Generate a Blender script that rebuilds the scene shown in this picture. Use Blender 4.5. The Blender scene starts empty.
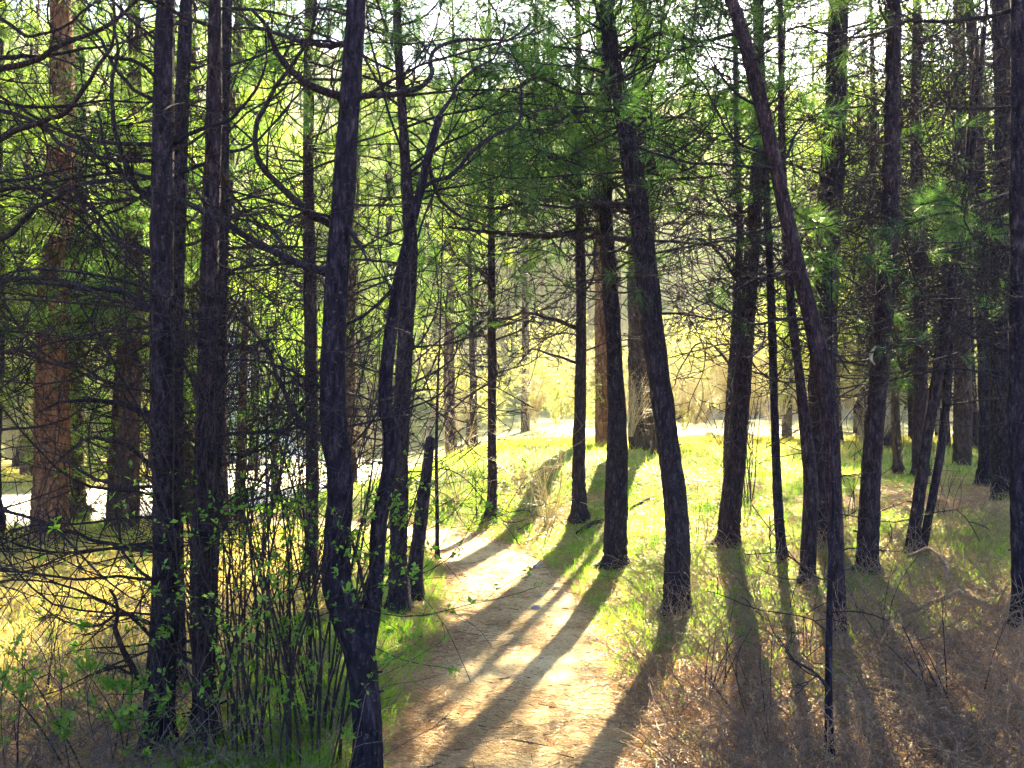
import bpy, math, random
import numpy as np
from mathutils import Vector

# ------------------------------------------------------------------ camera, sky, sun, exposure
sc = bpy.context.scene
F = 887.0
PITCH = math.radians(2.3)
EYE = 1.7
cam = bpy.data.cameras.new('camera')
cam_o = bpy.data.objects.new('camera', cam)
sc.collection.objects.link(cam_o)
cam.sensor_width = 36.0
cam.lens = 36.0 * F / 1024.0
cam.clip_start = 0.05
cam.clip_end = 2000
cam_o.location = (0, 0, EYE)
cam_o.rotation_euler = (math.pi / 2 + PITCH, 0, 0)
sc.camera = cam_o

SUN_EL, SUN_AZ = math.radians(31), math.radians(14.5)
world = bpy.data.worlds.new('World')
sc.world = world
world.use_nodes = True
wn = world.node_tree.nodes
sky = wn.new('ShaderNodeTexSky')
sky.sky_type = 'NISHITA'
sky.sun_disc = False
sky.sun_elevation = SUN_EL
sky.sun_rotation = SUN_AZ
sky.dust_density = 1.2
sky.ozone_density = 5.0
world.node_tree.links.new(sky.outputs[0], wn['Background'].inputs[0])
wn['Background'].inputs[1].default_value = 0.05
sun = bpy.data.lights.new('sun', 'SUN')
sun.energy = 5.0
sun.angle = math.radians(0.5)
sun.color = (1.0, 0.86, 0.52)
sun_o = bpy.data.objects.new('sun', sun)
sc.collection.objects.link(sun_o)
SUNV = Vector((math.sin(SUN_AZ) * math.cos(SUN_EL), math.cos(SUN_AZ) * math.cos(SUN_EL), math.sin(SUN_EL)))
sun_o.rotation_euler = (-SUNV).to_track_quat('-Z', 'Y').to_euler()
sun_o.location = SUNV * 200
sc.view_settings.view_transform = 'Standard'
sc.view_settings.look = 'None'
sc.view_settings.exposure = 4.2
sc.view_settings.gamma = 1.0
sc.cycles.max_bounces = 5
sc.cycles.diffuse_bounces = 3
sc.cycles.glossy_bounces = 2
sc.cycles.transmission_bounces = 3
sc.cycles.sample_clamp_indirect = 6
sc.cycles.use_adaptive_sampling = True
sc.cycles.adaptive_threshold = 0.03

# ------------------------------------------------------------------ noise and small helpers
random.seed(11)
R = random.random
rng = np.random.default_rng(7)
_tab = rng.random((32, 32, 32))


def vn(p):
    """smooth value noise in -1..1 for an (N,3) array"""
    p = np.asarray(p, float)
    i = np.floor(p).astype(int)
    f = p - i
    f = f * f * (3 - 2 * f)
    i0 = i & 31
    i1 = (i + 1) & 31
    out = 0
    for a in (0, 1):
        for b in (0, 1):
            for c in (0, 1):
                w = (f[:, 0] if a else 1 - f[:, 0]) * (f[:, 1] if b else 1 - f[:, 1]) * (f[:, 2] if c else 1 - f[:, 2])
                out = out + w * _tab[(i1 if a else i0)[:, 0], (i1 if b else i0)[:, 1], (i1 if c else i0)[:, 2]]
    return out * 2 - 1


def n2(x, y, s, o=0.0):
    x = np.asarray(x, float).ravel()
    y = np.asarray(y, float).ravel()
    return vn(np.stack([x * s + o, y * s + o * 1.7, np.full_like(x, o + .5)], 1))


def sm(a, b, t):
    t = np.clip((np.asarray(t, float) - a) / (b - a), 0, 1)
    return t * t * (3 - 2 * t)


def catmull(P, n):
    P = np.asarray(P, float)
    if len(P) == 2:
        t = np.linspace(0, 1, n)[:, None]
        return P[0] * (1 - t) + P[1] * t
    Q = np.vstack([2 * P[0] - P[1], P, 2 * P[-1] - P[-2]])
    u = np.linspace(0, len(P) - 1 - 1e-9, n)
    k = u.astype(int)
    t = (u - k)[:, None]
    a, b, c, d = Q[k], Q[k + 1], Q[k + 2], Q[k + 3]
    return .5 * (2 * b + (c - a) * t + (2 * a - 5 * b + 4 * c - d) * t ** 2 + (3 * b - a - 3 * c + d) * t ** 3)


# ------------------------------------------------------------------ terrain
PATH = catmull([(.6, -8), (.2, -3), (.08, 2), (.05, 4.3), (.1, 6.6), (.08, 8.4), (-.2, 10.4), (-.7, 12.0), (-1.6, 13.2), (-3.2, 14.4), (-6, 15.8)], 120)
ROAD = catmull([(-60, 14), (-25, 15.6), (-11.5, 17.2), (-7, 22.5), (-6.5, 31), (-12, 44), (-20, 60), (-30, 80)], 120)


def dist_poly(x, y, P):
    best = np.full(x.shape, 1e9)
    for a, b in zip(P[:-1], P[1:]):
        d = b - a
        L = d @ d
        t = np.clip(((x - a[0]) * d[0] + (y - a[1]) * d[1]) / L, 0, 1)
        best = np.minimum(best, np.hypot(x - a[0] - t * d[0], y - a[1] - t * d[1]))
    return best


def pathx(y):
    return np.interp(y, PATH[:, 1], PATH[:, 0])


def half_width(x, y):
    return .60 + .10 * n2(x, y, 1.3, 3.0) + .05 * n2(x, y, 4.0, 9.0)


def height(x, y, full=False):
    x = np.asarray(x, float).ravel()
    y = np.asarray(y, float).ravel()
    d = dist_poly(x, y, PATH)
    rd = dist_poly(x, y, ROAD)
    off = x - pathx(y)
    h = .05 * n2(x, y, .5, 1.0) + .025 * n2(x, y, 1.9, 4.0)
    h = h * sm(.3, 1.2, d)
    near = 1 - sm(18, 40, y)
    h = h + near * (.32 * sm(.75, 2.8, off) + .45 * sm(2.3, 6, off))
    h = h + .13 * sm(.5, .95, d) * (off < 0) * (1 - sm(11.5, 13.5, y)) * (1 - sm(1.2, 3, -off))
    h = h + .22 * np.exp(-((x - 1.0) / 2.2) ** 2 - ((y - 17) / 4.0) ** 2)
    h = h + .05 * np.maximum(0, np.minimum(y, 80) - 15.5) * sm(-7, 1, x)
    t = np.maximum(0, y - 60 + .8 * np.clip(-x - 3, 0, 28) + .5 * np.clip(x - 14, 0, 20))
    hill = .55 * t * t / (t + 14)
    tl = np.maximum(0, -x - 16 - .1 * y) * sm(18, 32, y)
    hill = hill + .3 * tl
    h = h + np.minimum(hill, 75) * (1 + .15 * n2(x, y, .05, 2.0)) + .8 * sm(24, 50, y) * n2(x, y, .11, 6.0)
    h = h * sm(3.2, 6, rd) + (-.05) * (1 - sm(3.2, 6, rd)) + (1 - sm(2.5, 7, rd)) * .55 * t * t / (t + 14)
    dip = -.035 * (1 - sm(.35, .62, d)) - .03 * (1 - sm(3.4, 4.2, rd))
    if full:
        return h + dip, d, rd, off, h
    return h + dip


def ray(px, py):
    a, b = (px - 512) / F, (384 - py) / F
    v = np.array([a, math.cos(PITCH) - b * math.sin(PITCH), math.sin(PITCH) + b * math.cos(PITCH)])
    return v


def at(px, py, Y):
    v = ray(px, py)
    return np.array([0, 0, EYE]) + v * (Y / v[1])


YS = np.concatenate([np.arange(2.5, 30, .04), np.arange(30, 140, .3)])


def ground(px, py):
    v = ray(px, py)
    P = np.array([0, 0, EYE]) + v[None, :] * (YS / v[1])[:, None]
    g = height(P[:, 0], P[:, 1])
    k = np.argmax(P[:, 2] <= g)
    if k == 0 and P[0, 2] > g[0]:
        k = len(YS) - 1
    return np.array([P[k, 0], P[k, 1], g[k]])


# ------------------------------------------------------------------ mesh builder
class MB:
    def __init__(s):
        s.v, s.q, s.t, s.qm, s.tm, s.n = [], [], [], [], [], 0

    def add(s, v, quads=None, tris=None, m=0):
        if quads is not None and len(quads):
            s.q.append(np.asarray(quads, np.int64) + s.n)
            s.qm.append(np.full(len(quads), m, np.int32))
        if tris is not None and len(tris):
            s.t.append(np.asarray(tris, np.int64) + s.n)
            s.tm.append(np.full(len(tris), m, np.int32))
        s.v.append(np.asarray(v, np.float32))
        s.n += len(v)

    def tube(s, P, r, k=5, m=0, bump=0.0, flare=0.0, seed=0.0):
        P = np.asarray(P, float)
        n = len(P)
        r = np.broadcast_to(np.asarray(r, float), (n,))
        T = np.gradient(P, axis=0)
        T /= np.linalg.norm(T, axis=1)[:, None] + 1e-12
        mean = P[-1] - P[0]
        ref = np.eye(3)[np.argmin(np.abs(mean))]
        U = ref - (T @ ref)[:, None] * T
        U /= np.linalg.norm(U, axis=1)[:, None] + 1e-9
        W = np.cross(T, U)
        a = np.arange(k) * 2 * math.pi / k
        ca, sa = np.cos(a), np.sin(a)
        rr = np.repeat(r[:, None], k, 1)
        if bump:
            zz = np.arange(n)[:, None] * np.linalg.norm(mean) / max(n - 1, 1)
            zz = np.repeat(zz, k, 1).ravel()
            aa = np.repeat(np.stack([ca, sa], 1)[None], n, 0).reshape(-1, 2)
            q1 = np.stack([aa[:, 0] * 3.2 + seed, aa[:, 1] * 3.2 + seed * 2, zz * 5], 1)
            q2 = np.stack([aa[:, 0] * 8 + seed, aa[:, 1] * 8, zz * 16 + seed], 1)
            q3 = np.stack([aa[:, 0] * .9 + seed, aa[:, 1] * .9, zz * 1.6 + seed], 1)
            f = 1 + bump * (np.abs(vn(q1)) * 1.1 - .45 + .6 * np.abs(vn(q2)) + .7 * vn(q3)).reshape(n, k)
            if flare:
                lob = 1 + .45 * np.sin(a * 3 + seed * 5) + .3 * np.sin(a * 5 + seed * 11)
                f = f + flare * np.exp(-zz.reshape(n, k) / .24) * lob[None, :]
            rr = rr * f
        V = P[:, None, :] + rr[:, :, None] * (U[:, None, :] * ca[None, :, None] + W[:, None, :] * sa[None, :, None])
        i = np.arange(n - 1)[:, None] * k
        j = np.arange(k)[None, :]
        j2 = (j + 1) % k
        Q = np.stack([i + j, i + j2, i + k + j2, i + k + j], -1).reshape(-1, 4)
        V = np.vstack([V.reshape(-1, 3), P[-1:] + T[-1:] * r[-1] * .6])
        tip = n * k
        tri = np.stack([(n - 1) * k + np.arange(k), (n - 1) * k + (np.arange(k) + 1) % k, np.full(k, tip)], 1)
        s.add(V, Q, tri, m)

    def blades(s, B, D, w, m=0):
        """straight triangles: base points B, vectors D (with length), width w"""
        n = len(B)
        if not n:
            return
        S = np.cross(D, rng.normal(size=(n, 3)))
        S /= np.linalg.norm(S, axis=1)[:, None] + 1e-9
        w = np.broadcast_to(np.asarray(w, float), (n,))[:, None]
        V = np.stack([B - S * w * .5, B + S * w * .5, B + D], 1).reshape(-1, 3)
        s.add(V, None, np.arange(3 * n).reshape(n, 3), m)

    def bent(s, B, D, bend, w, m=0):
        """grass blades that bend: quad + tip triangle"""
        n = len(B)
        if not n:
            return
        S = np.cross(D, rng.normal(size=(n, 3)) * .4 + np.array([0, 0, .05]))
        S /= np.linalg.norm(S, axis=1)[:, None] + 1e-9
        w = np.broadcast_to(np.asarray(w, float), (n,))[:, None] * .5
        M = B + D * .55
        E = B + D + bend
        V = np.stack([B - S * w, B + S * w, M + S * w * .8 + bend * .3, M - S * w * .8 + bend * .3, E], 1).reshape(-1, 3)
        b = np.arange(n)[:, None] * 5
        s.add(V, b + np.array([[0, 1, 2, 3]]), b + np.array([[3, 2, 4]]), m)

    def needles(s, C, D, per, L, w, spread=.75, m=0):
        """tufts of pine needles: centres C, tip directions D"""
        C = np.asarray(C, float)
        D = np.asarray(D, float)
        if not len(C):
            return
        n = len(C) * per
        B = np.repeat(C, per, 0)
        A = np.repeat(D, per, 0)
        B = B - A * (rng.random((n, 1)) * L * .55)
        v = rng.normal(size=(n, 3))
        v /= np.linalg.norm(v, axis=1)[:, None] + 1e-9
        v = A + v * (spread + .35 * rng.random((n, 1)))
        v /= np.linalg.norm(v, axis=1)[:, None] + 1e-9
        s.blades(B, v * L * (.65 + .5 * rng.random((n, 1))), w, m)

    def leaves(s, C, size, m=0, up=.6):
        """small flat pointed leaves (two triangles folded along the rib) at points C"""
        C = np.asarray(C, float)
        n = len(C)
        if not n:
            return
        A = rng.normal(size=(n, 3)) + np.array([0, 0, .25])
        A /= np.linalg.norm(A, axis=1)[:, None]
        N = rng.normal(size=(n, 3)) + np.array([0, 0, up * 3])
        S = np.cross(A, N)
        S /= np.linalg.norm(S, axis=1)[:, None] + 1e-9
        L = size * (.6 + .8 * rng.random((n, 1)))
        N2 = np.cross(S, A)
        V = np.stack([C, C + A * L * .5 + S * L * .33 + N2 * L * .1, C + A * L, C + A * L * .5 - S * L * .33 + N2 * L * .1], 1).reshape(-1, 3)
        b = np.arange(n)[:, None] * 4
        s.add(V, None, np.vstack([b + np.array([[0, 1, 2]]), b + np.array([[0, 2, 3]])]), m)

    def build(s, name, mats, parent=None, smooth=True, origin=None):
        me = bpy.data.meshes.new(name)
        V = np.vstack(s.v)
        if origin is not None:
            V = V - np.asarray(origin, np.float32)
        q = np.vstack(s.q) if s.q else np.zeros((0, 4), np.int64)
        t = np.vstack(s.t) if s.t else np.zeros((0, 3), np.int64)
        loops = np.concatenate([q.ravel(), t.ravel()]).astype(np.int32)
        start = np.concatenate([np.arange(len(q)) * 4, len(q) * 4 + np.arange(len(t)) * 3]).astype(np.int32)
        mi = np.concatenate((s.qm or [np.zeros(0, np.int32)]) + (s.tm or [np.zeros(0, np.int32)])).astype(np.int32)
        me.vertices.add(len(V))
        me.vertices.foreach_set('co', V.astype(np.float32).ravel())
        me.loops.add(len(loops))
        me.loops.foreach_set('vertex_index', loops)
        me.polygons.add(len(start))
        me.polygons.foreach_set('loop_start', start)
        if not isinstance(mats, (list, tuple)):
            mats = [mats]
        for mt in mats:
            me.materials.append(mt)
        me.polygons.foreach_set('material_index', mi)
        me.update(calc_edges=True)
        if smooth:
            me.polygons.foreach_set('use_smooth', np.ones(len(start), bool))
        o = bpy.data.objects.new(name, me)
        sc.collection.objects.link(o)
        if parent is not None:
            o.parent = parent
        elif origin is not None:
            o.location = origin
        return o


def thing(name, label, cat, loc, group=None):
    o = bpy.data.objects.new(name, None)
    o.empty_display_size = .2
    sc.collection.objects.link(o)
    o.location = loc
    tag(o, label, cat, group)
    return o


def tag(o, label, cat, group=None, kind=None):
    o['label'] = label
    o['category'] = cat
    if group:
        o['group'] = group
    if kind:
        o['kind'] = kind
    return o


def copy_tree(o, parent=None):
    c = o.copy()
    sc.collection.objects.link(c)
    c.parent = parent
    for ch in list(o.children):
        copy_tree(ch, c)
    return c


# ------------------------------------------------------------------ materials
def mat(name):
    m = bpy.data.materials.new(name)
    m.use_nodes = True
    nt = m.node_tree
    return m, nt, nt.nodes, nt.links, nt.nodes['Principled BSDF']


def ramp(nodes, stops):
    r = nodes.new('ShaderNodeValToRGB')
    e = r.color_ramp.elements
    while len(e) < len(stops):
        e.new(.5)
    for k, (p, c) in enumerate(stops):
        e[k].position = p
        e[k].color = (*c, 1)
    return r


def bark_mat(name, dark, mid, light, scale=1.0, lichen=None):
    m, nt, N, L, b = mat(name)
    tc = N.new('ShaderNodeTexCoord')
    mp = N.new('ShaderNodeMapping')
    mp.inputs['Scale'].default_value = (34 * scale, 34 * scale, 13 * scale)
    L.new(tc.outputs['Object'], mp.inputs[0])
    nz = N.new('ShaderNodeTexNoise')
    nz.inputs['Scale'].default_value = 1.3
    nz.inputs['Detail'].default_value = 5
    L.new(mp.outputs[0], nz.inputs['Vector'])
    mixv = N.new('ShaderNodeMix')
    mixv.data_type = 'RGBA'
    mixv.inputs[0].default_value = .6
    L.new(mp.outputs[0], mixv.inputs[6])
    L.new(nz.outputs['Color'], mixv.inputs[7])
    vo = N.new('ShaderNodeTexVoronoi')
    vo.feature = 'DISTANCE_TO_EDGE'
    vo.inputs['Scale'].default_value = 1.0
    L.new(mixv.outputs[2], vo.inputs['Vector'])
    mp2 = N.new('ShaderNodeMapping')
    mp2.inputs['Scale'].default_value = (60 * scale, 60 * scale, 15 * scale)
    L.new(tc.outputs['Object'], mp2.inputs[0])
    nf = N.new('ShaderNodeTexNoise')
    nf.inputs['Scale'].default_value = 1.0
    nf.inputs['Detail'].default_value = 7
    nf.inputs['Roughness'].default_value = .7
    L.new(mp2.outputs[0], nf.inputs['Vector'])
    sq = N.new('ShaderNodeMath')
    sq.operation = 'POWER'
    sq.use_clamp = True
    L.new(vo.outputs['Distance'], sq.inputs[0])
    sq.inputs[1].default_value = .5
    mul = N.new('ShaderNodeMath')
    mul.operation = 'MULTIPLY_ADD'
    L.new(sq.outputs[0], mul.inputs[0])
    mul.inputs[1].default_value = .45
    ad = N.new('ShaderNodeMath')
    ad.operation = 'MULTIPLY_ADD'
    L.new(nf.outputs['Fac'], ad.inputs[0])
    ad.inputs[1].default_value = 1.5
    ad.inputs[2].default_value = -.55
    L.new(ad.outputs[0], mul.inputs[2])
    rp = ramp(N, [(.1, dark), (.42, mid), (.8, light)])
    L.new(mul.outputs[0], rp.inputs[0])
    oi = N.new('ShaderNodeObjectInfo')
    vr = ramp(N, [(0, (.7, .72, .9)), (.5, (1, 1, 1)), (1, (1.32, 1.08, .98))])
    L.new(oi.outputs['Random'], vr.inputs[0])
    vm = N.new('ShaderNodeMix')
    vm.data_type = 'RGBA'
    vm.blend_type = 'MULTIPLY'
    vm.inputs[0].default_value = 1
    L.new(rp.outputs[0], vm.inputs[6])
    L.new(vr.outputs[0], vm.inputs[7])
    out = vm.outputs[2]
    if lichen:
        nb = N.new('ShaderNodeTexNoise')
        nb.inputs['Scale'].default_value = 55
        nb.inputs['Detail'].default_value = 6
        L.new(tc.outputs['Object'], nb.inputs['Vector'])
        r2 = ramp(N, [(.60, (0, 0, 0)), (.74, (.8, .8, .8))])
        L.new(nb.outputs['Fac'], r2.inputs[0])
        mx = N.new('ShaderNodeMix')
        mx.data_type = 'RGBA'
        L.new(r2.outputs[0], mx.inputs[0])
        L.new(out, mx.inputs[6])
        mx.inputs[7].default_value = (*lichen, 1)
        out = mx.outputs[2]
    L.new(out, b.inputs['Base Color'])
    b.inputs['Roughness'].default_value = .92
    b.inputs['Specular IOR Level'].default_value = .12
    bp = N.new('ShaderNodeBump')
    bp.inputs['Strength'].default_value = 1.0
    bp.inputs['Distance'].default_value = .02
    L.new(mul.outputs[0], bp.inputs['Height'])
    L.new(bp.outputs[0], b.inputs['Normal'])
    return m


def leaf_mat(name, cols, transl=.5, tcol=None, gloss=.25, rough=.5, nscale=1.2, obj_var=.0):
    """thin leaf / needle / blade: diffuse + translucent, colour varies per island and in soft clumps"""
    m, nt, N, L, b = mat(name)
    geo = N.new('ShaderNodeNewGeometry')
    tc = N.new('ShaderNodeTexCoord')
    nz = N.new('ShaderNodeTexNoise')
    nz.inputs['Scale'].default_value = nscale
    nz.inputs['Detail'].default_value = 3
    L.new(tc.outputs['Object'], nz.inputs['Vector'])
    a1 = N.new('ShaderNodeMath')
    a1.operation = 'MULTIPLY_ADD'
    L.new(geo.outputs['Random Per Island'], a1.inputs[0])
    a1.inputs[1].default_value = .55
    L.new(nz.outputs['Fac'], a1.inputs[2])
    a2 = N.new('ShaderNodeMath')
    a2.operation = 'MULTIPLY_ADD'
    oi = N.new('ShaderNodeObjectInfo')
    L.new(oi.outputs['Random'], a2.inputs[0])
    a2.inputs[1].default_value = obj_var
    L.new(a1.outputs[0], a2.inputs[2])
    sub = N.new('ShaderNodeMath')
    sub.operation = 'SUBTRACT'
    L.new(a2.outputs[0], sub.inputs[0])
    sub.inputs[1].default_value = .25 + obj_var * .5
    st = [(k / max(len(cols) - 1, 1), c) for k, c in enumerate(cols)]
    rp = ramp(N, st)
    L.new(sub.outputs[0], rp.inputs[0])
    b.inputs['Roughness'].default_value = rough
    b.inputs['Specular IOR Level'].default_value = gloss
    L.new(rp.outputs[0], b.inputs['Base Color'])
    tr = N.new('ShaderNodeBsdfTranslucent')
    mx2 = N.new('ShaderNodeMix')
    mx2.data_type = 'RGBA'
    mx2.blend_type = 'MULTIPLY'
    mx2.inputs[0].default_value = 1
    L.new(rp.outputs[0], mx2.inputs[6])
    mx2.inputs[7].default_value = (*(tcol or (2.2, 2.0, .8)), 1)
    L.new(mx2.outputs[2], tr.inputs['Color'])
    ms = N.new('ShaderNodeMixShader')
    ms.inputs[0].default_value = transl
    L.new(b.outputs[0], ms.inputs[1])
    L.new(tr.outputs[0], ms.inputs[2])
    L.new(ms.outputs[0], N['Material Output'].inputs['Surface'])
    return m


M = {}
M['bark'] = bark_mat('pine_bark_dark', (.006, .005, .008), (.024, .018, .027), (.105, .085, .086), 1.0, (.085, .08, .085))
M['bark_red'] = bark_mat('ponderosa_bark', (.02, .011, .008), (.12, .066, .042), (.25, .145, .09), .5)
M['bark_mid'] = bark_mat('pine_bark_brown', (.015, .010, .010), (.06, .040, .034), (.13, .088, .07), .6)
M['twig'] = bark_mat('dead_twig_bark', (.012, .010, .015), (.035, .029, .038), (.09, .082, .09), 2.5)
M['twig_pale'] = bark_mat('weathered_twig', (.10, .07, .055), (.24, .18, .14), (.40, .33, .26), 2.5)
M['willow'] = leaf_mat('bare_willow_stem', [(.24, .19, .11), (.38, .32, .19), (.50, .44, .27)], .25, (1.5, 1.4, .9))
M['scar'] = bark_mat('bare_wood_scar', (.30, .26, .22), (.45, .40, .34), (.58, .53, .46), 2.5)
M['stem'] = bark_mat('shrub_stem_bark', (.02, .015, .018), (.055, .042, .045), (.11, .09, .08), 2.5)
M['needle'] = leaf_mat('pine_needle_green', [(.016, .045, .022), (.03, .075, .026), (.055, .11, .03), (.11, .145, .04)], .36, (2.0, 2.1, .8), obj_var=.25)
M['needle_far'] = leaf_mat('pine_needle_far', [(.022, .055, .026), (.045, .09, .028), (.085, .135, .034), (.15, .175, .05)], .55, (2.4, 2.3, .85), nscale=.8, obj_var=.4)
M['needle_brown'] = leaf_mat('dry_needle', [(.16, .075, .03), (.24, .13, .05)], .4, (1.8, 1.4, .8))
M['leaf'] = leaf_mat('shrub_leaf', [(.05, .12, .02), (.09, .18, .03), (.15, .24, .04)], .5, (2.0, 2.0, .7))
M['leaf_yellow'] = leaf_mat('spring_leaf_yellow_green', [(.11, .15, .045), (.17, .20, .07), (.26, .26, .11)], .5, (1.8, 1.7, 1.0), obj_var=.3)
M['grass'] = leaf_mat('green_grass', [(.045, .11, .012), (.075, .17, .018), (.12, .23, .025), (.22, .26, .05)], .55, (2.1, 2.1, .6))
M['field'] = leaf_mat('field_grass', [(.10, .16, .025), (.18, .22, .045), (.28, .27, .08), (.36, .31, .14)], .45, (1.8, 1.6, .8))
M['straw'] = leaf_mat('dry_grass_straw', [(.14, .065, .035), (.25, .13, .065), (.35, .23, .125), (.44, .34, .20)], .3, (1.6, 1.4, .9))
M['litter'] = leaf_mat('fallen_needles', [(.12, .06, .035), (.22, .12, .06), (.34, .21, .10), (.46, .33, .18)], .15, (1.4, 1.2, .9))


def ground_mat():
    m, nt, N, L, b = mat('forest_ground')
    at_ = N.new('ShaderNodeAttribute')
    at_.attribute_name = 'cover'
    sep = N.new('ShaderNodeSeparateColor')
    L.new(at_.outputs['Color'], sep.inputs[0])
    tc = N.new('ShaderNodeTexCoord')

    def noise(s, d=6):
        n = N.new('ShaderNodeTexNoise')
        n.inputs['Scale'].default_value = s
        n.inputs['Detail'].default_value = d
        n.inputs['Roughness'].default_value = .65
        L.new(tc.outputs['Object'], n.inputs['Vector'])
        return n
    a, c, d = noise(28), noise(5), noise(90, 3)
    duff = ramp(N, [(.3, (.07, .036, .026)), (.5, (.17, .09, .058)), (.7, (.29, .18, .115))])
    L.new(a.outputs['Fac'], duff.inputs[0])
    gr = ramp(N, [(.3, (.05, .08, .015)), (.5, (.10, .14, .025)), (.7, (.19, .20, .05))])
    L.new(a.outputs['Fac'], gr.inputs[0])
    fl = ramp(N, [(.3, (.13, .13, .04)), (.5, (.22, .22, .075)), (.7, (.36, .31, .15))])
    L.new(a.outputs['Fac'], fl.inputs[0])

    def mix(f, x, y):
        k = N.new('ShaderNodeMix')
        k.data_type = 'RGBA'
        ad = N.new('ShaderNodeMath')
        ad.operation = 'MULTIPLY_ADD'
        L.new(c.outputs['Fac'], ad.inputs[0])
        ad.inputs[1].default_value = 1.2
        sb = N.new('ShaderNodeMath')
        sb.operation = 'SUBTRACT'
        sb.use_clamp = True
        L.new(f, ad.inputs[2])
        L.new(ad.outputs[0], sb.inputs[0])
        sb.inputs[1].default_value = .6
        L.new(sb.outputs[0], k.inputs[0])
        L.new(x, k.inputs[6])
        L.new(y, k.inputs[7])
        return k.outputs[2]
    col = mix(sep.outputs[0], duff.outputs[0], gr.outputs[0])
    col = mix(sep.outputs[1], col, fl.outputs[0])
    dr = ramp(N, [(.3, (.15, .10, .055)), (.5, (.32, .225, .115)), (.7, (.48, .365, .205))])
    L.new(a.outputs['Fac'], dr.inputs[0])
    col = mix(sep.outputs[2], col, dr.outputs[0])
    L.new(col, b.inputs['Base Color'])
    b.inputs['Roughness'].default_value = .95
    b.inputs['Specular IOR Level'].default_value = .1
    bp = N.new('ShaderNodeBump')
    bp.inputs['Distance'].default_value = .03
    bp.inputs['Strength'].default_value = .8
    L.new(a.outputs['Fac'], bp.inputs['Height'])
    L.new(bp.outputs[0], b.inputs['Normal'])
    return m


def dirt_mat(name, cols, s1=40):
    m, nt, N, L, b = mat(name)
    tc = N.new('ShaderNodeTexCoord')
    n1 = N.new('ShaderNodeTexNoise')
    n1.inputs['Scale'].default_value = s1
    n1.inputs['Detail'].default_value = 8
    n1.inputs['Roughness'].default_value = .7
    n3 = N.new('ShaderNodeTexNoise')
    n3.inputs['Scale'].default_value = 2.2
    n3.inputs['Detail'].default_value = 4
    L.new(tc.outputs['Object'], n1.inputs['Vector'])
    L.new(tc.outputs['Object'], n3.inputs['Vector'])
    mx = N.new('ShaderNodeMath')
    mx.operation = 'MULTIPLY_ADD'
    L.new(n3.outputs['Fac'], mx.inputs[0])
    mx.inputs[1].default_value = .7
    sb = N.new('ShaderNodeMath')
    sb.operation = 'SUBTRACT'
    L.new(n1.outputs['Fac'], sb.inputs[0])
    sb.inputs[1].default_value = .35
    L.new(sb.outputs[0], mx.inputs[2])
    rp = ramp(N, [(.3, cols[0]), (.5, cols[1]), (.72, cols[2])])
    L.new(mx.outputs[0], rp.inputs[0])
    L.new(rp.outputs[0], b.inputs['Base Color'])
    b.inputs['Roughness'].default_value = .95
    b.inputs['Specular IOR Level'].default_value = .15
    bp = N.new('ShaderNodeBump')
    bp.inputs['Distance'].default_value = .015
    bp.inputs['Strength'].default_value = .9
    L.new(n1.outputs['Fac'], bp.inputs['Height'])
    L.new(bp.outputs[0], b.inputs['Normal'])
    return m


M['ground'] = ground_mat()
M['path'] = dirt_mat('trodden_dirt', [(.17, .11, .06), (.37, .265, .13), (.55, .43, .24)])
M['road'] = dirt_mat('pale_gravel', [(.36, .32, .26), (.46, .42, .35), (.54, .50, .43)], 12)
M['stone'] = dirt_mat('grey_stone', [(.14, .13, .13), (.24, .22, .21), (.36, .34, .32)], 20)


# ------------------------------------------------------------------ ground, path, road
def cover(x, y, d, rd, off):
    """green, field (dry grassy meadow) amounts in 0..1"""
    g1 = n2(x, y, .7, 12.0)
    g2 = n2(x, y, 2.1, 15.0)
    left = sm(.6, .8, d) * (off < 0) * (1 - sm(1.2, 2.1, -off)) * sm(2.8, 4.0, y)
    right = (off > .4) * sm(5.2, 7.5, y) * (1 - .85 * sm(2.0, 4.0, off - (y - 6) * .25)) * (.62 + .38 * sm(-.4, .3, g2))
    patch = (off > 1.5) * sm(.05, .5, g1) * sm(4.5, 6.5, y)
    far = sm(11, 13, y) * (1 - sm(17, 24, y)) * .8
    green = np.clip(np.maximum.reduce([left, right, patch * .8, far * (.6 + .5 * g1)]) + .15 * g2, 0, 1)
    fieldm = np.clip(np.maximum((x < -1.6) * sm(1.3, 2.3, -off) * sm(4.2, 6.2, y), sm(14, 22, y) * (1 - .7 * sm(45, 60, y))) * (.75 + .35 * g1), 0, 1)
    bad = (d < .55) | (rd < 3.7)
    green = np.where(bad, 0, green)
    fieldm = np.where(bad, 0, fieldm)
    return green, fieldm


def grid_mesh(X, Y, Z, name, m):
    ny, nx = X.shape
    V = np.stack([X.ravel(), Y.ravel(), Z.ravel()], 1)
    i = np.arange(ny - 1)[:, None] * nx
    j = np.arange(nx - 1)[None, :]
    Q = np.stack([i + j, i + j + 1, i + nx + j + 1, i + nx + j], -1).reshape(-1, 4)
    b = MB()
    b.add(V, Q)
    return b.build(name, m)


u = np.linspace(-1, 1, 440)
gx = 260 * np.sinh(6 * u) / np.sinh(6)
gy = 7 + 260 * np.sinh(6 * u) / np.sinh(6)
X, Y = np.meshgrid(gx, gy)
H, Dp, Dr, Off, _ = height(X, Y, True)
go = grid_mesh(X, Y, H.reshape(X.shape), 'ground', M['ground'])
gcov, fcov = cover(X.ravel(), Y.ravel(), Dp, Dr, Off)
ca = go.data.attributes.new('cover', 'FLOAT_COLOR', 'POINT')
ca.data.foreach_set('color', np.stack([gcov, fcov, 1 - sm(.55, .9, Dp + .1 * n2(X, Y, 4, 5)), np.ones_like(gcov)], 1).astype(np.float32).ravel())
go['kind'] = 'structure'


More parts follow.
